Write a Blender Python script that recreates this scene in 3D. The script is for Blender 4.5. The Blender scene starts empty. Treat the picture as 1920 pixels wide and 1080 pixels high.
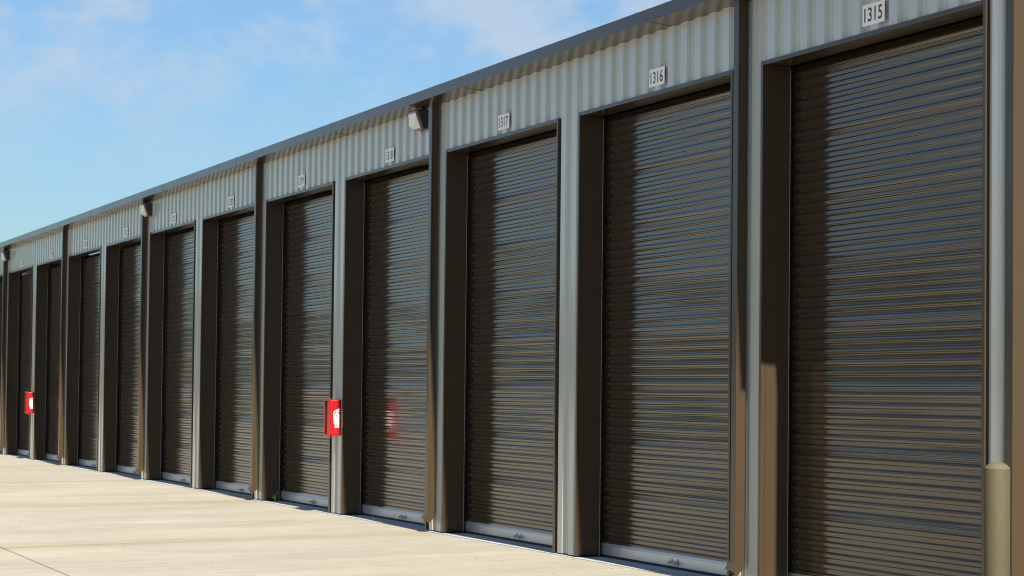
import bpy, bmesh, math, random
from mathutils import Vector, Matrix
R = math.radians
scene = bpy.context.scene
col = scene.collection

# ------------------------------------------------------------------ camera
# x runs along the front wall (towards the camera), y into the building, z up
cam_d = bpy.data.cameras.new('camera')
cam = bpy.data.objects.new('camera', cam_d)
col.objects.link(cam)
cr = Vector((0.32328043, 0.94624231, 0.01073533))
cu = Vector((0.03428555, -0.02304907, 0.99914626))
cf = Vector((-0.9456819, 0.32263637, 0.03989375))
mw = Matrix((cr, cu, -cf)).transposed().to_4x4()
mw.translation = Vector((19.51122, -8.8047, 1.55775))
cam.matrix_world = mw
cam_d.sensor_fit = 'HORIZONTAL'
cam_d.sensor_width = 36.0
cam_d.lens = 4948.19357 / 1920 * 36
cam_d.clip_start = 0.1
cam_d.clip_end = 6000
cam_d.dof.use_dof = True
cam_d.dof.focus_distance = 23.0
cam_d.dof.aperture_fstop = 9.0
scene.camera = cam

# ------------------------------------------------------------------ sun and sky
SUN_EL, SUN_PHI = R(36.5), R(2.2)      # phi: how far the sun stands in front of the wall line
sdir = Vector((math.cos(SUN_EL)*math.cos(SUN_PHI), -math.cos(SUN_EL)*math.sin(SUN_PHI), math.sin(SUN_EL)))
sun_d = bpy.data.lights.new('sun', 'SUN')
sun_d.energy = 5.0
sun_d.angle = R(0.5)
sun_d.color = (1.0, 0.91, 0.77)
sun = bpy.data.objects.new('sun', sun_d)
col.objects.link(sun)
sun.location = (30, -10, 30)
sun.rotation_euler = (-sdir).to_track_quat('-Z', 'Y').to_euler()

world = bpy.data.worlds.new('World')
scene.world = world
world.use_nodes = True
nt = world.node_tree
nt.nodes.clear()
def wn(t, **kw):
    n = nt.nodes.new(t)
    for k, v in kw.items(): setattr(n, k, v)
    return n
out = wn('ShaderNodeOutputWorld')
bg = wn('ShaderNodeBackground')
bg.inputs['Strength'].default_value = 0.05
sky = wn('ShaderNodeTexSky', sky_type='NISHITA')
sky.sun_disc = False
sky.sun_elevation = SUN_EL
sky.sun_rotation = math.atan2(sdir.x, sdir.y)
sky.air_density = 1.0
sky.dust_density = 0.3
sky.ozone_density = 3.0
sky.altitude = 100
tc = wn('ShaderNodeTexCoord')
sep = wn('ShaderNodeSeparateXYZ')
nt.links.new(tc.outputs['Generated'], sep.inputs[0])
def wmath(op, a, b=None):
    n = wn('ShaderNodeMath', operation=op)
    for i, v in enumerate((a, b)):
        if v is None: continue
        if isinstance(v, (int, float)): n.inputs[i].default_value = v
        else: nt.links.new(v, n.inputs[i])
    return n.outputs[0]
comb = wn('ShaderNodeCombineXYZ')
nt.links.new(sep.outputs['X'], comb.inputs[0]); nt.links.new(sep.outputs['Y'], comb.inputs[1])
nt.links.new(wmath('MULTIPLY', sep.outputs['Z'], 1.7), comb.inputs[2])
def wnoise(scale, detail, rough, off, dist=0.0):
    m = wn('ShaderNodeMapping')
    m.inputs['Location'].default_value = off
    nt.links.new(comb.outputs[0], m.inputs['Vector'])
    n = wn('ShaderNodeTexNoise')
    n.inputs['Scale'].default_value = scale
    n.inputs['Detail'].default_value = detail
    n.inputs['Roughness'].default_value = rough
    n.inputs['Distortion'].default_value = dist
    nt.links.new(m.outputs[0], n.inputs['Vector'])
    return n.outputs['Fac']
CLOUD_OFF = (16.8884, 15.1591, 0.0)
n1 = wnoise(7.0, 3, 0.5, CLOUD_OFF, 0.8)
n2 = wnoise(24.0, 9, 0.62, (8.4114, 5.1783, 0.0), 0.2)
csum = wmath('ADD', wmath('MULTIPLY', n1, 0.42), wmath('MULTIPLY', n2, 0.58))
# clouds thin out towards the horizon
band = wn('ShaderNodeMapRange')
band.inputs['From Min'].default_value = 0.07
band.inputs['From Max'].default_value = 0.125
nt.links.new(sep.outputs['Z'], band.inputs['Value'])
cr_ = wn('ShaderNodeMapRange', interpolation_type='SMOOTHSTEP')
cr_.inputs['From Min'].default_value = 0.42
cr_.inputs['From Max'].default_value = 0.62
nt.links.new(csum, cr_.inputs['Value'])
cfac = wmath('MULTIPLY', wmath('MULTIPLY', cr_.outputs[0], band.outputs[0]), 0.62)
tint = wn('ShaderNodeMixRGB', blend_type='MULTIPLY')
tint.inputs['Fac'].default_value = 1.0
tint.inputs['Color2'].default_value = (0.565, 0.69, 0.80, 1)
nt.links.new(sky.outputs[0], tint.inputs['Color1'])
low = wn('ShaderNodeMapRange')
for k_, v_ in zip(('From Min', 'From Max', 'To Min', 'To Max'), (0.03, 0.14, 0.85, 1.0)): low.inputs[k_].default_value = v_
nt.links.new(sep.outputs['Z'], low.inputs['Value'])
dim = wn('ShaderNodeVectorMath', operation='SCALE')
nt.links.new(tint.outputs[0], dim.inputs[0]); nt.links.new(low.outputs[0], dim.inputs['Scale'])
cm = wn('ShaderNodeMixRGB')
nt.links.new(cfac, cm.inputs['Fac'])
nt.links.new(dim.outputs[0], cm.inputs['Color1'])
cm.inputs['Color2'].default_value = (4.7, 5.2, 5.9, 1)
nt.links.new(cm.outputs[0], bg.inputs['Color'])
nt.links.new(bg.outputs[0], out.inputs['Surface'])

scene.view_settings.view_transform = 'Standard'
scene.view_settings.look = 'None'
scene.view_settings.gamma = 1.0
scene.view_settings.exposure = 1.38
scene.cycles.max_bounces = 8
scene.cycles.use_denoising = True
scene.cycles.use_adaptive_sampling = False
scene.cycles.filter_width = 1.1
scene.cycles.sample_clamp_indirect = 6

# ------------------------------------------------------------------ materials
def mat(name, base, rough=0.5, metal=0.0, spec=0.5, var=0.0, vscale=3.0, bump=0.0, bscale=40.0, coat=0.0, streak=None):
    m = bpy.data.materials.new(name)
    m.use_nodes = True
    t = m.node_tree
    b = t.nodes['Principled BSDF']
    b.inputs['Base Color'].default_value = (*base, 1)
    b.inputs['Roughness'].default_value = rough
    b.inputs['Metallic'].default_value = metal
    b.inputs['Specular IOR Level'].default_value = spec
    if coat:
        b.inputs['Coat Weight'].default_value = coat
        b.inputs['Coat Roughness'].default_value = 0.06
    c = t.nodes.new('ShaderNodeTexCoord')
    if var:
        mp = t.nodes.new('ShaderNodeMapping')
        if streak: mp.inputs['Scale'].default_value = streak
        t.links.new(c.outputs['Object'], mp.inputs[0])
        n = t.nodes.new('ShaderNodeTexNoise')
        n.inputs['Scale'].default_value = vscale
        n.inputs['Detail'].default_value = 6
        n.inputs['Roughness'].default_value = 0.65
        t.links.new(mp.outputs[0], n.inputs['Vector'])
        mr = t.nodes.new('ShaderNodeMapRange')
        mr.inputs['From Min'].default_value = 0.3
        mr.inputs['From Max'].default_value = 0.7
        mr.inputs['To Min'].default_value = 1 - var
        mr.inputs['To Max'].default_value = 1 + var
        t.links.new(n.outputs['Fac'], mr.inputs['Value'])
        mx = t.nodes.new('ShaderNodeVectorMath'); mx.operation = 'SCALE'
        mx.inputs[0].default_value = base
        t.links.new(mr.outputs[0], mx.inputs['Scale'])
        t.links.new(mx.outputs[0], b.inputs['Base Color'])
        mr2 = t.nodes.new('ShaderNodeMapRange')
        mr2.inputs['From Min'].default_value = 0.3
        mr2.inputs['From Max'].default_value = 0.7
        mr2.inputs['To Min'].default_value = rough * 0.85
        mr2.inputs['To Max'].default_value = min(1, rough * 1.2)
        t.links.new(n.outputs['Fac'], mr2.inputs['Value'])
        t.links.new(mr2.outputs[0], b.inputs['Roughness'])
    if bump:
        n = t.nodes.new('ShaderNodeTexNoise')
        n.inputs['Scale'].default_value = bscale
        n.inputs['Detail'].default_value = 3
        t.links.new(c.outputs['Object'], n.inputs['Vector'])
        bp = t.nodes.new('ShaderNodeBump')
        bp.inputs['Strength'].default_value = bump
        bp.inputs['Distance'].default_value = 0.002
        t.links.new(n.outputs['Fac'], bp.inputs['Height'])
        t.links.new(bp.outputs[0], b.inputs['Normal'])
    return m

M_TRIM = mat('dark_bronze_paint', (0.041, 0.0285, 0.0170), 0.20, spec=0.3, var=0.04, vscale=2.0)
M_DOOR = mat('dark_bronze_door_paint', (0.060, 0.044, 0.028), 0.11, metal=0.4, spec=0.85, var=0.05, vscale=2.5)
M_WALL = mat('pale_grey_green_panel_paint', (0.415, 0.44, 0.415), 0.13, spec=0.7, var=0.02, vscale=0.8)
M_ALU = mat('mill_aluminium', (0.62, 0.64, 0.66), 0.38, metal=0.75, var=0.05, vscale=6)
M_DOOR.node_tree.nodes['Principled BSDF'].inputs['IOR'].default_value = 1.5
M_GALV = mat('galvanised_steel', (0.45, 0.46, 0.47), 0.45, metal=0.7, var=0.08, vscale=12)
M_BLACK = mat('black_rubber', (0.012, 0.012, 0.013), 0.7)
M_DARK = mat('painted_interior_shade', (0.03, 0.03, 0.03), 0.9)  # near-black put in for shade inside the bays and guide slots
M_SIGN = mat('white_sign_plastic', (0.78, 0.77, 0.72), 0.35, var=0.02)
M_INK = mat('dark_ink', (0.014, 0.02, 0.03), 0.4)
M_RED = mat('red_gloss_plastic', (0.27, 0.003, 0.005), 0.3, spec=0.5, var=0.03)
M_REDIN = mat('dark_red_window', (0.06, 0.002, 0.004), 0.15)
M_WHITE = mat('white_vinyl', (0.80, 0.78, 0.76), 0.4)
M_BOLL = mat('tan_bollard_paint', (0.058, 0.050, 0.0285), 0.7, spec=0.25, var=0.05, vscale=9, bump=0.15, bscale=60)
M_BOLLCAP = mat('tan_bollard_cap_skylit', (0.085, 0.077, 0.048), 0.75, spec=0.25, var=0.06, vscale=14, bump=0.2, bscale=80)  # bollard tan made lighter: sky light on the top put into the colour
M_FIX = mat('dark_fixture_metal', (0.018, 0.019, 0.026), 0.4, var=0.1)
M_RIM = mat('bronze_fixture_rim', (0.16, 0.125, 0.10), 0.4, var=0.05)
M_LEAF = mat('weed_leaf', (0.085, 0.14, 0.022), 0.5, var=0.2, vscale=20)
M_STEM = mat('weed_stem', (0.22, 0.12, 0.05), 0.6)
M_LENS = mat('prismatic_glass', (0.78, 0.82, 0.72), 0.2, var=0.05, vscale=20)
bs = M_LENS.node_tree.nodes['Principled BSDF']
bs.inputs['Transmission Weight'].default_value = 0.0
bs.inputs['IOR'].default_value = 1.2
bs = M_LEAF.node_tree.nodes['Principled BSDF']
bs.inputs['Subsurface Weight'].default_value = 0.0

DRAIN = (-8.79, -17.32, -25.86, -34.39, -0.26)

def concrete(name, base, with_stain=True):
    m = bpy.data.materials.new(name)
    m.use_nodes = True
    t = m.node_tree
    b = t.nodes['Principled BSDF']
    L = t.links.new
    def N(tp, **kw):
        n = t.nodes.new(tp)
        for k, v in kw.items(): setattr(n, k, v)
        return n
    def mth(op, a, bb=None, c=None):
        n = N('ShaderNodeMath', operation=op)
        for i, v in enumerate((a, bb, c)):
            if v is None: continue
            if isinstance(v, (int, float)): n.inputs[i].default_value = v
            else: L(v, n.inputs[i])
        return n.outputs[0]
    def noise(vec, scale, detail=5, rough=0.6):
        n = N('ShaderNodeTexNoise')
        n.inputs['Scale'].default_value = scale
        n.inputs['Detail'].default_value = detail
        n.inputs['Roughness'].default_value = rough
        L(vec, n.inputs['Vector'])
        return n.outputs['Fac']
    def rng(v, a, bb, c, d):
        n = N('ShaderNodeMapRange', interpolation_type='SMOOTHSTEP')
        for k, x in zip(('From Min', 'From Max', 'To Min', 'To Max'), (a, bb, c, d)): n.inputs[k].default_value = x
        L(v, n.inputs['Value'])
        return n.outputs[0]
    tc = N('ShaderNodeTexCoord')
    # water runs away from the wall, a little towards +x: skew so that streaks follow it
    sp = N('ShaderNodeSeparateXYZ'); L(tc.outputs['Object'], sp.inputs[0])
    u = mth('ADD', sp.outputs['X'], mth('MULTIPLY', sp.outputs['Y'], 0.40))
    cb = N('ShaderNodeCombineXYZ'); L(u, cb.inputs[0]); L(mth('MULTIPLY', sp.outputs['Y'], 0.12), cb.inputs[1])
    cb2 = N('ShaderNodeCombineXYZ'); L(u, cb2.inputs[0]); L(mth('MULTIPLY', sp.outputs['Y'], 0.04), cb2.inputs[1])
    v = mth('ADD', 0.0, rng(noise(cb.outputs[0], 0.9, 6), 0.3, 0.7, 0.93, 1.05))
    v = mth('MULTIPLY', v, rng(noise(cb2.outputs[0], 5.0, 5), 0.3, 0.7, 0.94, 1.05))
    v = mth('MULTIPLY', v, rng(noise(tc.outputs['Object'], 0.5, 4), 0.3, 0.7, 0.93, 1.05))
    v = mth('MULTIPLY', v, rng(noise(tc.outputs['Object'], 3.5, 6, 0.7), 0.3, 0.7, 0.95, 1.04))
    v = mth('MULTIPLY', v, rng(noise(tc.outputs['Object'], 60, 3), 0.25, 0.75, 0.92, 1.06))
    v = mth('MULTIPLY', v, rng(noise(tc.outputs['Object'], 9, 2, 0.5), 0.16, 0.24, 0.55, 1.0))
    sc = N('ShaderNodeVectorMath', operation='SCALE')
    sc.inputs[0].default_value = base
    L(v, sc.inputs['Scale'])
    colr = sc.outputs[0]
    if with_stain:
        tot = None
        wob = mth('MULTIPLY', mth('SUBTRACT', noise(cb.outputs[0], 1.1, 3), 0.5), 0.9)
        for dx in DRAIN:
            d = mth('ABSOLUTE', mth('ADD', mth('SUBTRACT', u, dx + 0.1), wob))
            g = rng(d, 0.0, 0.95, 1.0, 0.0)
            tot = g if tot is None else mth('MAXIMUM', tot, g)
        # streaks break up, and the tide mark is patchy
        tot = mth('MULTIPLY', tot, rng(noise(cb2.outputs[0], 3.0, 5), 0.28, 0.62, 0.15, 1.0))
        tot = mth('MULTIPLY', tot, rng(noise(cb.outputs[0], 0.8, 2), 0.3, 0.6, 0.5, 1.0))
        mx = N('ShaderNodeMixRGB', blend_type='MULTIPLY')
        L(mth('MULTIPLY', tot, 0.7), mx.inputs['Fac'])
        L(colr, mx.inputs['Color1'])
        mx.inputs['Color2'].default_value = (0.82, 0.72, 0.52, 1)
        colr = mx.outputs[0]
        # tyre scuffs: parts of faint rings
        for (cx, cy, r0, w0) in ((-13.3, -4.2, 3.6, 0.11), (-13.3, -4.2, 3.25, 0.07), (-13.3, -4.2, 3.95, 0.06), (-13.2, -6.5, 3.3, 0.10), (-13.2, -6.5, 3.0, 0.06)):
            ddx = mth('SUBTRACT', sp.outputs['X'], cx); ddy = mth('SUBTRACT', sp.outputs['Y'], cy)
            rr = mth('SQRT', mth('ADD', mth('MULTIPLY', ddx, ddx), mth('MULTIPLY', ddy, ddy)))
            g = rng(mth('ABSOLUTE', mth('SUBTRACT', rr, r0)), w0*0.5, w0, 1.0, 0.0)
            g = mth('MULTIPLY', g, rng(ddx, 0.8, 2.4, 0.0, 1.0))
            mx = N('ShaderNodeMixRGB', blend_type='MULTIPLY')
            L(mth('MULTIPLY', g, 0.35), mx.inputs['Fac'])
            L(colr, mx.inputs['Color1'])
            mx.inputs['Color2'].default_value = (0.78, 0.77, 0.76, 1)
            colr = mx.outputs[0]
    L(colr, b.inputs['Base Color'])
    b.inputs['Roughness'].default_value = 0.85
    b.inputs['Specular IOR Level'].default_value = 0.25
    bpn = N('ShaderNodeBump')
    bpn.inputs['Strength'].default_value = 0.25
    bpn.inputs['Distance'].default_value = 0.003
    L(noise(cb2.outputs[0], 60, 4), bpn.inputs['Height'])
    L(bpn.outputs[0], b.inputs['Normal'])
    return m
M_CONC = concrete('broomed_concrete', (0.322, 0.307, 0.258))
M_SLAB = concrete('skylight_tinted_concrete', (0.43, 0.47, 0.48), False)  # paler, bluer base: skylight on the shaded threshold put into the colour
M_SOIL = mat('dry_grass_ground', (0.20, 0.17, 0.09), 0.95, var=0.3, vscale=0.6)
M_TREES = mat('far_woodland', (0.022, 0.023, 0.014), 0.95, var=0.4, vscale=0.05)

# ------------------------------------------------------------------ helpers
class MB:
    def __init__(s): s.v, s.f, s.sm = [], [], []
    def add(s, vs, fs, smooth=False):
        o = len(s.v); s.v += [tuple(p) for p in vs]
        for f in fs: s.f.append([o + i for i in f]); s.sm.append(smooth)
        return s
    def box(s, x0, x1, y0, y1, z0, z1):
        vs = [(x, y, z) for x in (x0, x1) for y in (y0, y1) for z in (z0, z1)]
        return s.add(vs, [(0,1,3,2),(4,6,7,5),(0,4,5,1),(2,3,7,6),(0,2,6,4),(1,5,7,3)])
    def prism_x(s, prof, x0, x1, smooth=False):      # closed (y,z) profile swept along x
        n = len(prof)
        vs = [(x0, y, z) for y, z in prof] + [(x1, y, z) for y, z in prof]
        fs = [(i, (i+1) % n, n+(i+1) % n, n+i) for i in range(n)]
        return s.add(vs, fs + [tuple(range(n))[::-1], tuple(range(n, 2*n))], smooth)
    def prism_z(s, prof, z0, z1):
        n = len(prof)
        vs = [(x, y, z0) for x, y in prof] + [(x, y, z1) for x, y in prof]
        return s.add(vs, [(i, (i+1) % n, n+(i+1) % n, n+i) for i in range(n)] + [tuple(range(n))[::-1], tuple(range(n, 2*n))])
    def lathe(s, prof, seg=32, cx=0, cy=0):
        vs, fs = [], []
        for r, z in prof:
            for k in range(seg):
                a = 2*math.pi*k/seg; vs.append((cx + r*math.cos(a), cy + r*math.sin(a), z))
        for i in range(len(prof)-1):
            for k in range(seg):
                fs.append((i*seg+k, i*seg+(k+1) % seg, (i+1)*seg+(k+1) % seg, (i+1)*seg+k))
        fs.append(tuple(range((len(prof)-1)*seg, len(prof)*seg)))
        return s.add(vs, fs, True)
    def knob(s, c, r, ax, k_=1.0):                           # small rivet or screw head
        c = Vector(c); ax = Vector(ax).normalized()
        a = ax.orthogonal().normalized(); b = ax.cross(a)
        vs = []
        for (rr, h) in ((1, 0), (0.8, 0.5), (0.35, 0.75)):
            for k in range(8):
                t = math.pi*k/4; vs.append(c + a*(math.cos(t)*rr*r) + b*(math.sin(t)*rr*r) + ax*(h*r*k_))
        fs = [(i*8+k, i*8+(k+1) % 8, i*8+8+(k+1) % 8, i*8+8+k) for i in range(2) for k in range(8)] + [tuple(range(16, 24))]
        return s.add(vs, fs, True)
    def mesh(s, name, m, bevel=0.0, seg=2):
        me = bpy.data.meshes.new(name)
        me.from_pydata(s.v, [], s.f)
        me.materials.append(m)
        bm = bmesh.new(); bm.from_mesh(me)
        for i, f in enumerate(bm.faces): f.smooth = s.sm[i]
        bmesh.ops.recalc_face_normals(bm, faces=bm.faces)
        if bevel:
            ed = [e for e in bm.edges if len(e.link_faces) == 2 and e.calc_face_angle(0) > R(25)]
            bmesh.ops.bevel(bm, geom=ed, offset=bevel, segments=seg, affect='EDGES', profile=0.5)
        bm.to_mesh(me); bm.free(); me.update()
        return me
    def build(s, name, m, parent=None, bevel=0.0, seg=2):
        return link(name, s.mesh(name, m, bevel, seg), parent)

def link(name, me, parent=None, loc=(0, 0, 0)):
    o = bpy.data.objects.new(name, me)
    col.objects.link(o)
    o.parent = parent
    o.location = loc
    return o
def tag(o, label, cat, group=None):
    o['label'] = label; o['category'] = cat
    if group: o['group'] = group
    return o
def thing(name, label, cat, loc, group=None):
    o = bpy.data.objects.new(name, None)
    col.objects.link(o)
    o.location = loc
    o.empty_display_size = 0.2
    return tag(o, label, cat, group)
def struct(o): o['kind'] = 'structure'; return o
def dup(root, loc, label):
    r = root.copy(); col.objects.link(r); r.location = loc; r['label'] = label
    for ch in list(root.children):
        c = ch.copy(); col.objects.link(c); c.parent = r
        for g in list(ch.children):
            d = g.copy(); col.objects.link(d); d.parent = c
    return r
def text_verts(body, size=1.0):
    cu_ = bpy.data.curves.new('txt', 'FONT'); cu_.body = body; cu_.size = size
    cu_.resolution_u = 6
    cu_.offset = 0.014*size
    o = bpy.data.objects.new('txt', cu_); col.objects.link(o)
    bpy.context.view_layer.update()
    ev = o.evaluated_get(bpy.context.evaluated_depsgraph_get())
    me = ev.to_mesh()
    vs = [(v.co.x, v.co.y) for v in me.vertices]; fs = [tuple(p.vertices) for p in me.polygons]
    ev.to_mesh_clear()
    bpy.data.objects.remove(o); bpy.data.curves.remove(cu_)
    return vs, fs

# ------------------------------------------------------------------ setting
P, W, H = 4.267, 3.69169, 4.267      # bay spacing, opening width, top of opening trim
NB = 12                              # units 1315 ... 1326
XL, XR = -11*P - 0.60, 4.055         # ends of the building
DEPTH = 12.0
g = MB(); n = 16
g.add([(0, 0, -0.05)] + [(3000*math.cos(2*math.pi*k/n), 3000*math.sin(2*math.pi*k/n), -0.05) for k in range(n)], [(0, k+1, (k+1) % n + 1) for k in range(n)])
struct(g.build('ground', M_SOIL))
struct(MB().box(-260, 60, -5.125, -0.058, -0.12, -0.006).build('pavement', M_CONC, bevel=0.006))
struct(MB().box(-260, 60, -90, -5.139, -0.12, -0.006).build('pavement', M_CONC, bevel=0.006))
# unseen dark tree line, added beyond the yard for its reflection in the doors
hb = MB(); rnd = random.Random(4)
vs, fs = [], []
A0, A1, NA = 100, 262, 160
for k in range(NA+1):
    a = R(A0 + (A1-A0)*k/NA); d = 260 + 25*math.sin(k*0.23)
    h = 12.5 + 2.6*math.sin(k*0.31) + 1.8*math.sin(k*0.83+1) + rnd.uniform(-1.0, 1.0)
    for dd, z in ((0, -0.2), (6, h*0.6), (16, h), (60, h*0.5), (120, -0.2)):
        vs.append(((d+dd)*math.cos(a), (d+dd)*math.sin(a), z))
for k in range(NA):
    for j in range(4): fs.append((k*5+j, k*5+5+j, k*5+6+j, k*5+1+j))
hb.add(vs, fs)
struct(hb.build('unseen_tree_line', M_TREES))

# ------------------------------------------------------------------ building
bld = thing('storage_building', 'long pale grey metal storage building with a row of dark bronze roller doors', 'building', (0, 0, 0))
MB().box(XL+0.01, XR-0.01, -0.046, DEPTH, -0.2, 0.0).build('foundation', M_SLAB, bld, bevel=0.006)

# ribbed front wall: one profile along x, cut by the openings
RD = 0.026
prof = []                                            # (x, y)
per = 0.3048
k0 = -162
base_x = -1.275
k = 0
xs = []
for k in range(-160, 20):
    b = base_x + per*k                               # foot of the slope that looks to +x
    for dx, y in ((0.0, 0.0), (0.060, 0.0), (0.064, -0.004), (0.076, -0.004), (0.080, 0.0), (0.150, 0.0), (0.166, -RD), (0.176, -RD), (0.288, -RD), (0.2935, -RD)):
        xs.append((b+dx, y))
xs = [p for p in xs if XL < p[0] < XR]
def y_at(x):
    for (xa, ya), (xb, yb) in zip(xs, xs[1:]):
        if xa <= x <= xb: return ya + (yb-ya)*(x-xa)/max(1e-9, xb-xa)
    return 0.0
cuts = [XL, XR]
for i in range(NB): cuts += [-i*P + 0.02, -i*P + W - 0.02]
pts = sorted(xs + [(c, y_at(c)) for c in cuts])
ZT = 4.805
fw = MB()
for (xa, ya), (xb, yb) in zip(pts, pts[1:]):
    if xb - xa < 1e-6: continue
    mid = (xa+xb)/2; z0 = 0.012
    for i in range(NB):
        if -i*P+0.0195 < mid < -i*P+W-0.0195: z0 = H-0.018
    fw.add([(xa, ya, z0), (xb, yb, z0), (xb, yb, ZT), (xa, ya, ZT)], [(0, 1, 2, 3)])
fwo = fw.build('front_wall', M_WALL, bld)
# panel laps on the front wall: thin overlapped edges every third rib group are part of the profile
# end wall (faces the camera side, mostly out of frame), back and far end
ew = MB(); ew2 = MB(); yy = 0.02; pe = []
while yy < DEPTH:
    for d, x in ((0, 0.0), (0.15, 0.0), (0.166, RD), (0.2935, RD)): pe.append((yy+d, x))
    yy += per
pe = [p for p in pe if p[0] < DEPTH-0.02]
for (ya, xa), (yb, xb) in zip(pe, pe[1:]):
    ew.add([(XR-0.02+xa, ya, 0.012), (XR-0.02+xb, yb, 0.012), (XR-0.02+xb, yb, 4.86+0.04*yb), (XR-0.02+xa, ya, 4.86+0.04*ya)], [(0, 1, 2, 3)])
    ew2.add([(XL+0.0-xa, ya, 0.012), (XL-xb, yb, 0.012), (XL-xb, yb, 4.86+0.04*yb), (XL-xa, ya, 4.86+0.04*ya)], [(0, 1, 2, 3)])
ew.build('end_wall', M_WALL, bld); ew2.build('end_wall', M_WALL, bld)
MB().box(XL+0.01, XR-0.03, DEPTH-0.03, DEPTH-0.01, 0.012, 5.3).build('back_wall', M_WALL, bld)
# dark sheet added behind the curtains, stands in for the unlit interior
MB().box(XL+0.1, XR-0.15, 3.0, 3.05, 0.01, 4.95).build('dark_backing_sheet', M_DARK, bld)

# roof sheet and box gutter
rf = MB(); XG0, XG1 = XL-0.06, XR+0.05
rf.prism_x([(-0.20, 4.925), (DEPTH+0.2, 4.925+0.04*(DEPTH+0.2)), (DEPTH+0.2, 4.95+0.04*(DEPTH+0.2)), (-0.20, 4.95)], XG0+0.01, XG1-0.01)
roof = rf.build('roof', M_WALL, bld)
gt = MB()
seams = [-1.94 - 5.38*k for k in range(9) if -1.94-5.38*k > XG0]
gp = [(0.03, 4.800), (-0.002, 4.803), (-0.25, 4.832), (-0.25, 4.946), (-0.228, 4.946), (-0.228, 4.938), (-0.243, 4.936), (-0.243, 4.842), (0.03, 4.812)]
edges = [XG0] + sorted(seams) + [XG1]
rnd = random.Random(11)
for a, b in zip(edges, edges[1:]):
    gt.prism_x(gp, a+0.0001, b-0.0001)
for sx in seams:
    gt.prism_x([(0.0, 4.800), (-0.2515, 4.8302), (-0.2515, 4.9475), (-0.2495, 4.9475), (-0.2495, 4.8325), (0.0, 4.803)], sx-0.045, sx+0.001)
    for zz in (4.855, 4.885, 4.915): gt.knob((sx-0.012, -0.2515, zz), 0.005, (0, -1, 0))
gutter = gt.build('gutter', M_TRIM, bld)
me_strap = MB().box(-0.008, 0.008, -0.2515, -0.21, 4.9465, 4.951).mesh('gutter_strap', M_TRIM)
x = XG1 - 0.25
while x > XG0:
    link('gutter_strap', me_strap, gutter, (x, 0, 0))
    x -= 1.2192
# rake trim along the roof end
MB().prism_x([(-0.25, 4.832), (-0.25, 4.955), (DEPTH, 4.96+0.04*DEPTH), (DEPTH, 4.83+0.04*DEPTH)], XG1, XG1+0.004).build('rake_trim', M_TRIM, bld)

# corner trim at the near end
ct = MB()
ct.prism_z([(3.952, -0.030), (XR+0.006, -0.030), (XR+0.006, 0.10), (XR+0.002, 0.10), (XR+0.002, -0.026), (3.952, -0.026)], 0.012, 4.84)
for zz in [0.3 + 0.505*k for k in range(9)]:
    ct.knob((3.957, -0.030, zz), 0.008, (0, -1, 0), 0.12)
ct.build('corner_trim', M_TRIM, bld, bevel=0.0015, seg=1)

# door frame: face trim, jamb liners and head liner (one mesh shared by all bays)
TW, TY, JY = 0.040, 0.036, 0.205
df = MB()
df.box(0.0, TW, -TY, -0.002, 0.012, H)                               # left face trim
df.box(W-TW, W, -TY, -0.002, 0.012, H)
df.box(TW+0.001, W-TW-0.001, -TY+0.001, -0.002, H-0.034, H)          # head face trim
df.box(0.004, TW-0.003, -0.002, 0.004, 0.012, H-0.03)                # seam
df.box(0.0, TW, 0.004, JY, 0.018, H-0.034)                           # jamb liners
df.box(W-TW, W, 0.004, JY, 0.018, H-0.034)
df.box(TW+0.001, W-TW-0.001, 0.002, JY-0.01, H-0.031, H-0.005)       # head liner
df.box(TW+0.001, W-TW-0.001, JY-0.01, JY-0.005, H-0.031, H+0.25)
for zz in (0.09, 1.05, 2.0, 3.0, 3.9):
    df.knob((TW, 0.165, zz), 0.006, (1, 0, 0)); df.knob((W-TW, 0.165, zz), 0.006, (-1, 0, 0))
for xx in (0.75, 1.55, 2.4, 3.1):
    df.knob((xx, 0.15, H-0.031), 0.008, (0, 0, -1))
me_frame = df.mesh('door_frame', M_TRIM, bevel=0.0015, seg=1)
# guide rails: a channel behind each jamb (L in plan)
def rail(f):
    m = MB()
    m.prism_z([(f(0.0415), JY+0.001), (f(0.0415), JY+0.005), (f(0.0), JY+0.005), (f(0.0), JY+0.001)], 0.01, H-0.05)
    return m.mesh('guide_lip', M_GALV)
def chan(f):
    m = MB()
    m.prism_z([(f(0.0), JY+0.0065), (f(-0.055), JY+0.0065), (f(-0.055), 0.34), (f(-0.07), 0.34), (f(-0.07), JY+0.0015), (f(0.0), JY+0.0015)], 0.01, H-0.05)
    return m.mesh('guide_rail', M_DARK)  # near-black paints in the shade of the slot behind the jamb
fl, fr_ = (lambda q: q), (lambda q: W-q)
me_guides = ((chan(fl), rail(fl)), (chan(fr_), rail(fr_)))

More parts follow.
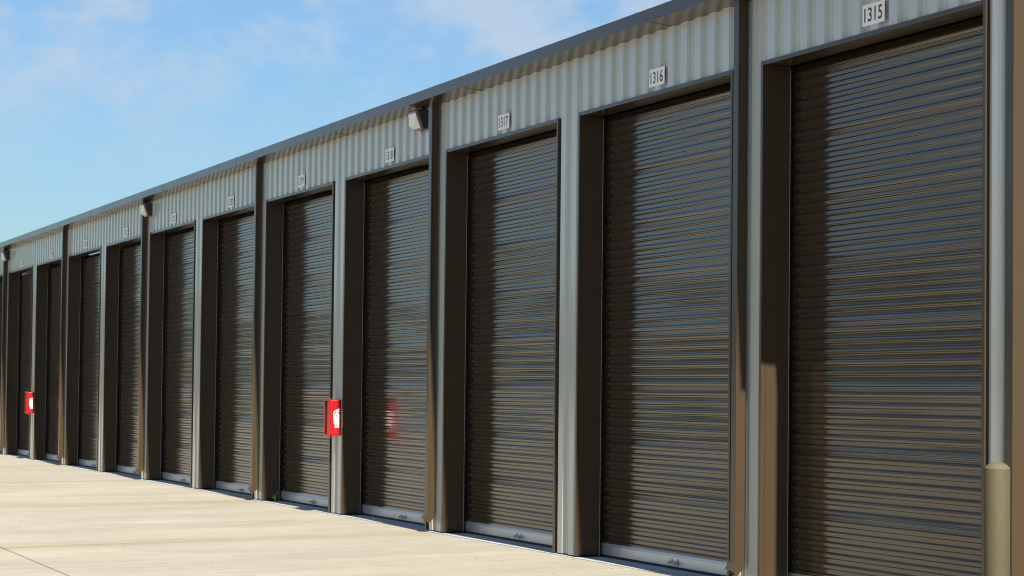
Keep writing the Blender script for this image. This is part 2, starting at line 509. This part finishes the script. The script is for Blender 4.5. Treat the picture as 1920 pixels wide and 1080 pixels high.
# roller door curtains
SH, PIT, Z0C, DEP = 0.504, 0.084, 0.136, 0.0115
def smooth(t): t = max(0, min(1, t)); return t*t*t*(t*(6*t-15)+10)
def curtain(seed):
    rd = random.Random(seed)
    zs = []                                          # (z, y, sheet parameter)
    npit = int((4.22 - Z0C)/PIT)
    tilts = [rd.gauss(0, 0.011) for _ in range(npit*2+4)]
    bows = [rd.uniform(0.0065, 0.0125) for _ in range(12)]
    lean = [rd.gauss(0, 0.009) for _ in range(12)]
    rows = []
    for q in range(npit):
        zb = Z0C + q*PIT
        lap = (q % 6 == 5)
        for d in (0.0, 0.0125, 0.025): rows.append((zb+d, -DEP, q*2, d-0.0125))       # crest flat
        for j in range(1, 11): rows.append((zb+0.025+0.0135*j/10, -DEP*(1+math.cos(math.pi*j/10))/2, None, 0))   # bend that looks up
        if lap:                                      # sheet lap: fine double step
            for d, yy_ in ((0.043, 0.0), (0.0435, -0.0022), (0.048, -0.0022), (0.0488, 0.0006), (0.054, 0.0006), (0.0546, -0.0016), (0.060, -0.0012), (0.062, 0.0)):
                rows.append((zb+d, yy_, q*2+1, d-0.053))
        else:
            for d in (0.042, 0.053, 0.064): rows.append((zb+d, 0.0, q*2+1, d-0.053))
        for j in range(12): rows.append((zb+0.0665+(PIT-0.0665)*j/12, -DEP*(1-math.cos(math.pi*j/12))/2, None, 0))  # bend that looks down
    NX = 10
    ph = [rd.uniform(0, 6.28) for _ in range(8)]
    vs, fs = [], []
    x0, x1 = -0.036, W+0.036
    for (z, y, ti, dz) in rows:
        s = (z - Z0C)/SH; si = int(s); t = s - si
        yb = -bows[si]*(t-0.5)**2*1.0 + lean[si]*(t-0.5)*SH
        if ti is not None: yb += tilts[ti]*dz
        for j in range(NX+1):
            xx = x0 + (x1-x0)*j/NX
            w = 0.0016*(math.sin(xx*1.9+ph[0]+z*2.1)*math.sin(z*7.3+ph[1]) + 0.6*math.sin(xx*3.7+ph[2]-z*3.0)*math.sin(z*12.1+ph[3]))
            vs.append((xx, 0.262 + y + yb + w, z))
    zt, yt = rows[-1][0], 0.262
    nr = len(rows)
    for a in range(1, 7):                            # the curtain turns back over its drum
        an = a/6*math.pi/2
        for j in range(NX+1):
            vs.append((x0+(x1-x0)*j/NX, yt + 0.0 + 0.12*(1-math.cos(an)), zt + 0.004 + 0.10*math.sin(an)))
    nr += 6
    for r in range(nr-1):
        for j in range(NX):
            a = r*(NX+1)+j; fs.append((a, a+1, a+NX+2, a+NX+1))
    m = MB(); m.add(vs, fs, True)
    me = m.mesh('roller_door', M_DOOR)
    return me
bb = MB()
bb.prism_x([(0.268, 0.152), (0.2560, 0.151), (0.2440, 0.118), (0.2410, 0.112), (0.2410, 0.028), (0.2440, 0.024), (0.268, 0.024)], -0.034, W+0.034)
for xx in (0.09, 0.15, W-0.15, W-0.09): bb.knob((xx, 0.2410, 0.075), 0.007, (0, -1, 0))
me_bar = bb.mesh('bottom_bar', M_ALU)
sl = MB(); sl.prism_x([(0.270, 0.026), (0.250, 0.026), (0.248, 0.003), (0.262, 0.001)], -0.034, W+0.034)
me_seal = sl.mesh('bottom_seal', M_BLACK)
hd = MB(); hx = 1.86
hd.box(hx-0.085, hx+0.085, 0.236, 0.2405, 0.040, 0.062)
hd.box(hx-0.075, hx-0.060, 0.200, 0.236, 0.044, 0.074); hd.box(hx+0.060, hx+0.075, 0.200, 0.236, 0.044, 0.074)
hd.box(hx-0.080, hx+0.080, 0.196, 0.208, 0.050, 0.062)
hd.knob((hx-0.07, 0.2405, 0.085), 0.012, (0, -1, 0)); hd.knob((hx+0.07, 0.2405, 0.085), 0.012, (0, -1, 0))
me_handle = hd.mesh('handle', M_GALV, bevel=0.001, seg=1)
for i in range(NB):
    fr = link('door_frame', me_frame, bld, (-i*P, 0, 0))
    d = link('roller_door', curtain(100+i), bld, (-i*P, 0, 0))
    for mc, ml in me_guides:
        link('guide_rail', mc, fr); link('guide_lip', ml, fr)
    link('bottom_bar', me_bar, d); link('bottom_seal', me_seal, d); link('handle', me_handle, d)

# downspouts with kicked-out shoes
ds = MB()
r = 0.010
def rrect(x0, x1, y0, y1, c):
    o = []
    for cx, cy, a0 in ((x1-c, y1-c, 0), (x0+c, y1-c, 90), (x0+c, y0+c, 180), (x1-c, y0+c, 270)):
        for q in range(4): a = R(a0 + 30*q); o.append((cx + c*math.cos(a), cy + c*math.sin(a)))
    return o
ds.prism_z(rrect(-0.105, 0.0, -0.120, -0.035, 0.006), 0.165, 4.835)
me_ds = ds.mesh('downspout', M_TRIM)
el = MB()
el.prism_x([(-0.1205, 0.205), (-0.168, 0.150), (-0.106, 0.094), (-0.0345, 0.162), (-0.0345, 0.205)], -0.1065, 0.0015)
el.knob((0.0015, -0.075, 0.178), 0.005, (1, 0, 0))
me_el = el.mesh('shoe', M_TRIM, bevel=0.002, seg=1)
br = MB()
br.box(-0.112, 0.007, -0.1225, -0.026, 0, 0.028)
me_br = br.mesh('strap', M_TRIM)
for i in range(0, NB, 2):
    d = link('downspout', me_ds, bld, (-i*P - 0.26, 0, 0))
    link('shoe', me_el, d)

# ------------------------------------------------------------------ number signs
SGW, SGH = 0.36, 0.160
pl = MB().box(-SGW/2, SGW/2, -0.0055, 0.0, 0, SGH).mesh('plate', M_SIGN, bevel=0.0015, seg=1)
labels = {
 1315: 'white number plate reading 1315, over the nearest and widest looking roller door',
 1316: 'white number plate reading 1316, over the second roller door from the bollard end',
 1317: 'white number plate reading 1317, right of the big wall light, over the third door',
 1318: 'white number plate reading 1318, beside and below the biggest wall light',
 1319: 'white number plate reading 1319, over the door just left of the nearer red cabinet',
 1320: 'white number plate reading 1320, left of the downspout nearest the red cabinet door',
 1321: 'small white number plate reading 1321, just right of the middle wall light',
 1322: 'small white number plate reading 1322, just left of the middle wall light',
 1323: 'small white number plate reading 1323, third in line left of the middle wall light side downspout',
 1324: 'tiny white number plate reading 1324, second from the far end of the row',
 1325: 'tiny white number plate reading 1325, farthest visible, right of the farthest wall light',
}
labels[1323] = 'small white number plate reading 1323, over the door between two far downspouts, left of 1322'
for i in range(11):
    num = 1315 + i
    t = thing('number_sign', labels[num], 'number sign', (-i*P + 2.0, -RD-0.0015, 4.313), 'number plates over the doors')
    link('plate', pl, t)
    vs, fs = text_verts(str(num))
    x0 = min(v[0] for v in vs); x1 = max(v[0] for v in vs); y0 = min(v[1] for v in vs); y1 = max(v[1] for v in vs)
    sx, sy = 0.294/(x1-x0), 0.106/(y1-y0)
    m = MB(); m.add([((v[0]-x0)*sx - 0.147, -0.0062, 0.026 + (v[1]-y0)*sy) for v in vs], fs)
    m.build('number', M_INK, t)

# ------------------------------------------------------------------ wall lights
LW = 0.36
def yz(pr): return [(-o, z) for o, z in pr]
hs = MB()
hs.prism_x(yz([(0.0, 0.0), (0.150, 0.0), (0.158, -0.012), (0.064, -0.268), (0.0, -0.275)]), -LW, 0)
for (o, z) in ((0.03, -0.035), (0.028, -0.235)): hs.knob((0.0, -o, z), 0.008, (1, 0, 0))
rim = MB()
rim.prism_x(yz([(0.1595, -0.008), (0.196, -0.030), (0.190, -0.046), (0.098, -0.290), (0.066, -0.272)]), -LW-0.004, 0.004)
ln = MB()
a = [(0.187, -0.050), (0.184, -0.215), (0.105, -0.262)]
# glass refractor: a wedge whose sides taper inwards
pts_o = [(-0.012, *a[0]), (-0.040, *a[1]), (-0.016, *a[2])]
pts_f = [(-LW+0.012, *a[0]), (-LW+0.040, *a[1]), (-LW+0.016, *a[2])]
ln.add([(x, -o, z) for x, o, z in pts_o + pts_f], [(0, 1, 2), (3, 5, 4), (0, 3, 4, 1), (1, 4, 5, 2), (2, 5, 3, 0)])
L0 = thing('wall_light', 'dark wedge shaped wall light, largest of three, left of the downspout at 1317', 'wall light', (-9.24, -RD-0.001, 4.79), 'wall lights under the eave')
hs.build('housing', M_FIX, L0, bevel=0.003, seg=1)
rim.build('rim', M_RIM, L0, bevel=0.002, seg=1)
ln.build('lens', M_LENS, L0, bevel=0.004, seg=2)
L0.scale = (0.82, 0.82, 0.82)
dup(L0, (-25.47, -RD-0.001, 4.775), 'dark wedge shaped wall light, the middle one, over the downspout between 1321 and 1322')
dup(L0, (-42.66, -RD-0.001, 4.765), 'dark wedge shaped wall light, smallest of three, at the left edge beside 1325')

# ------------------------------------------------------------------ fire extinguisher cabinets
FW, FY0, FY1, FH = 0.215, -0.030, -0.190, 0.455
cab = thing('fire_cabinet', 'nearer red fire extinguisher cabinet, on the pillar between doors 1318 and 1319', 'fire cabinet', (-12.855, 0, 1.0), 'red fire extinguisher cabinets')
cs = MB()
cs.box(-FW, 0, FY1+0.02, FY0, 0, FH)
case = cs.build('case', M_RED, cab, bevel=0.014, seg=3)
fm = MB()                                            # raised front frame round the window
y0, y1 = FY1-0.004, FY1+0.022
fm.box(-FW-0.006, -FW+0.022, y0, y1, -0.008, FH+0.012)
fm.box(-0.016, 0.006, y0, y1, -0.008, FH+0.012)
fm.box(-FW+0.022, -0.016, y0, y1, FH-0.018, FH+0.012)
fm.box(-FW+0.022, -0.016, y0, y1, -0.008, 0.022)
fm.build('front_frame', M_RED, case, bevel=0.004, seg=2)
MB().box(-FW+0.021, -0.015, FY1+0.012, FY1+0.019, 0.02, FH-0.017).build('window', M_REDIN, case)
wv = MB()
for k in range(7): wv.box(-0.050, -0.030, FY1+0.0105, FY1+0.0118, 0.19+0.017*k, 0.199+0.017*k)
wv.build('window_lettering', M_WHITE, case)
# breaker bar hanging on the near side
bk = MB()
bk.box(0.0015, 0.011, -0.148, -0.140, -0.012, 0.155)
bk.box(-0.004, 0.016, -0.166, -0.122, -0.030, -0.012)
bk.knob((0.0015, -0.144, 0.185), 0.008, (1, 0, 0))
bk.build('breaker_bar', M_RED, cab, bevel=0.002, seg=1)
# extinguisher pictogram on the near side face
dc = MB(); X = 0.0012
def quad(ps): dc.add([(X, -o, z) for o, z in ps], [tuple(range(len(ps)))])
quad([(0.112, 0.098), (0.056, 0.098), (0.056, 0.268), (0.062, 0.282), (0.076, 0.292), (0.092, 0.292), (0.106, 0.282), (0.112, 0.268)])
quad([(0.093, 0.2925), (0.076, 0.2925), (0.076, 0.312), (0.093, 0.312)])
quad([(0.098, 0.3125), (0.042, 0.296), (0.042, 0.304), (0.070, 0.316), (0.050, 0.338), (0.058, 0.343), (0.098, 0.322)])
hose = [(0.094, 0.316), (0.112, 0.312), (0.124, 0.298), (0.127, 0.270), (0.124, 0.230), (0.122, 0.190), (0.120, 0.150)]
for (oa, za), (ob, zb) in zip(hose, hose[1:]):
    d = Vector((ob-oa, zb-za)).normalized(); nx, nz = -d.y*0.0045, d.x*0.0045
    dc.add([(X+0.0002, -(oa+nx), za+nz), (X+0.0002, -(oa-nx), za-nz), (X+0.0002, -(ob-nx), zb-nz), (X+0.0002, -(ob+nx), zb+nz)], [(0, 1, 2, 3)])
dc.build('extinguisher_pictogram', M_WHITE, case)
lt = MB()
for k, ch in enumerate('FIRE'):
    vs, fs = text_verts(ch)
    x0 = min(v[0] for v in vs); x1 = max(v[0] for v in vs); h = max(v[1] for v in vs)
    wd = 0.030 if ch != 'I' else 0.009
    s = wd/(x1-x0); zb = 0.232 - k*0.040
    lt.add([(X+0.0012, -0.084 + (v[0]-(x0+x1)/2)*s, zb + v[1]*0.033/h) for v in vs], fs)
lt.build('fire_lettering', M_RED, case)
MB().box(-FW+0.03, -0.03, FY0+0.0005, -RD-0.0005, 0.05, FH-0.05).build('mounting_plate', M_RED, case)
dup(cab, (-38.455, 0, 1.015), 'smaller red fire extinguisher cabinet on the far pillar near the left edge')

# ------------------------------------------------------------------ bollard
bo = thing('bollard', 'tan painted steel pipe bollard with a domed cap at the near corner of the building', 'bollard', (4.40, -0.333, -0.006))
RB = 0.0825
p_ = MB().lathe([(RB, 0.0), (RB, 0.55), (RB, 1.108), (RB*0.99, 1.110)], 48)
p_.build('post', M_BOLL, bo)
cp = MB().lathe([(RB*1.012, 1.1095), (RB*1.010, 1.114), (RB*0.95, 1.122), (RB*0.82, 1.134), (RB*0.62, 1.145), (RB*0.36, 1.153), (RB*0.12, 1.156), (RB*0.01, 1.1565)], 48)
cp.build('cap', M_BOLLCAP, bo)

# ------------------------------------------------------------------ weeds in the joint along the wall
def weed(loc, h, nl, seed, label):
    rd = random.Random(seed)
    t = thing('weed', label, 'weed', loc, 'weeds in the joint along the wall')
    s = MB(); l = MB()
    for q in range(max(1, nl//3)):
        lean = Vector((rd.uniform(-0.25, 0.25), rd.uniform(-0.25, 0.25), 1))
        tip = lean*h*rd.uniform(0.7, 1.0)
        w = 0.0022
        s.add([(w, 0, 0), (-w, w, 0), (-w, -w, 0), (tip.x, tip.y, tip.z)], [(0, 1, 3), (1, 2, 3), (2, 0, 3)])
        for k in range(3 + nl//3):
            f = rd.uniform(0.35, 1.0); o = tip*f
            a = rd.uniform(0, 6.28); ln_ = h*rd.uniform(0.28, 0.45); ww = ln_*0.17
            d = Vector((math.cos(a), math.sin(a), rd.uniform(0.2, 1.1))).normalized()
            sd = d.cross(Vector((0, 0, 1))).normalized()
            m1 = o + d*ln_*0.45 + Vector((0, 0, 0.1*ln_)); e = o + d*ln_
            l.add([o, m1+sd*ww, e, m1-sd*ww, m1 - Vector((0, 0, ww*0.4))], [(0, 1, 4), (1, 2, 4), (2, 3, 4), (3, 0, 4)])
    s.build('stem', M_STEM, t); l.build('leaves', M_LEAF, t)
weed((-16.19, -0.050, -0.01), 0.17, 4, 3, 'tallest green weed, in the joint in front of the jamb of door 1319')
weed((-11.24, -0.052, -0.01), 0.075, 3, 5, 'tiny weed tuft at the edge of the threshold of door 1318')
weed((-18.95, -0.052, -0.01), 0.11, 3, 8, 'small weed left of the downspout foot, the left one of a pair at door 1320')
weed((-18.50, -0.052, -0.01), 0.10, 3, 9, 'small weed left of the downspout foot, the right one of a pair at door 1320')
weed((-4.88, -0.056, -0.01), 0.045, 3, 12, 'tiny weed at the foot of the pillar between doors 1316 and 1317')

# grit and leaf crumbs blown along the joint
rd = random.Random(21); lb = MB()
for q in range(260):
    x = rd.uniform(-34, 4); y = -0.058 - abs(rd.gauss(0, 0.05)) if q % 3 else rd.uniform(-4.5, -0.1)
    r = rd.uniform(0.006, 0.017); a = rd.uniform(0, 6.28); z = -0.005
    d = Vector((math.cos(a), math.sin(a), 0)); e = Vector((-d.y, d.x, 0))
    c = Vector((x, y, z))
    lb.add([c - d*r, c + e*r*0.4, c + d*r, c - e*r*0.4, c + Vector((0, 0, r*0.45))], [(0, 1, 4), (1, 2, 4), (2, 3, 4), (3, 0, 4)])
lo = lb.build('leaf_litter', mat('dry_leaf', (0.16, 0.11, 0.05), 0.9, var=0.4, vscale=30))
lo['kind'] = 'stuff'; lo['label'] = 'scattered grit and dry leaf crumbs on the concrete along the wall joint'; lo['category'] = 'litter'
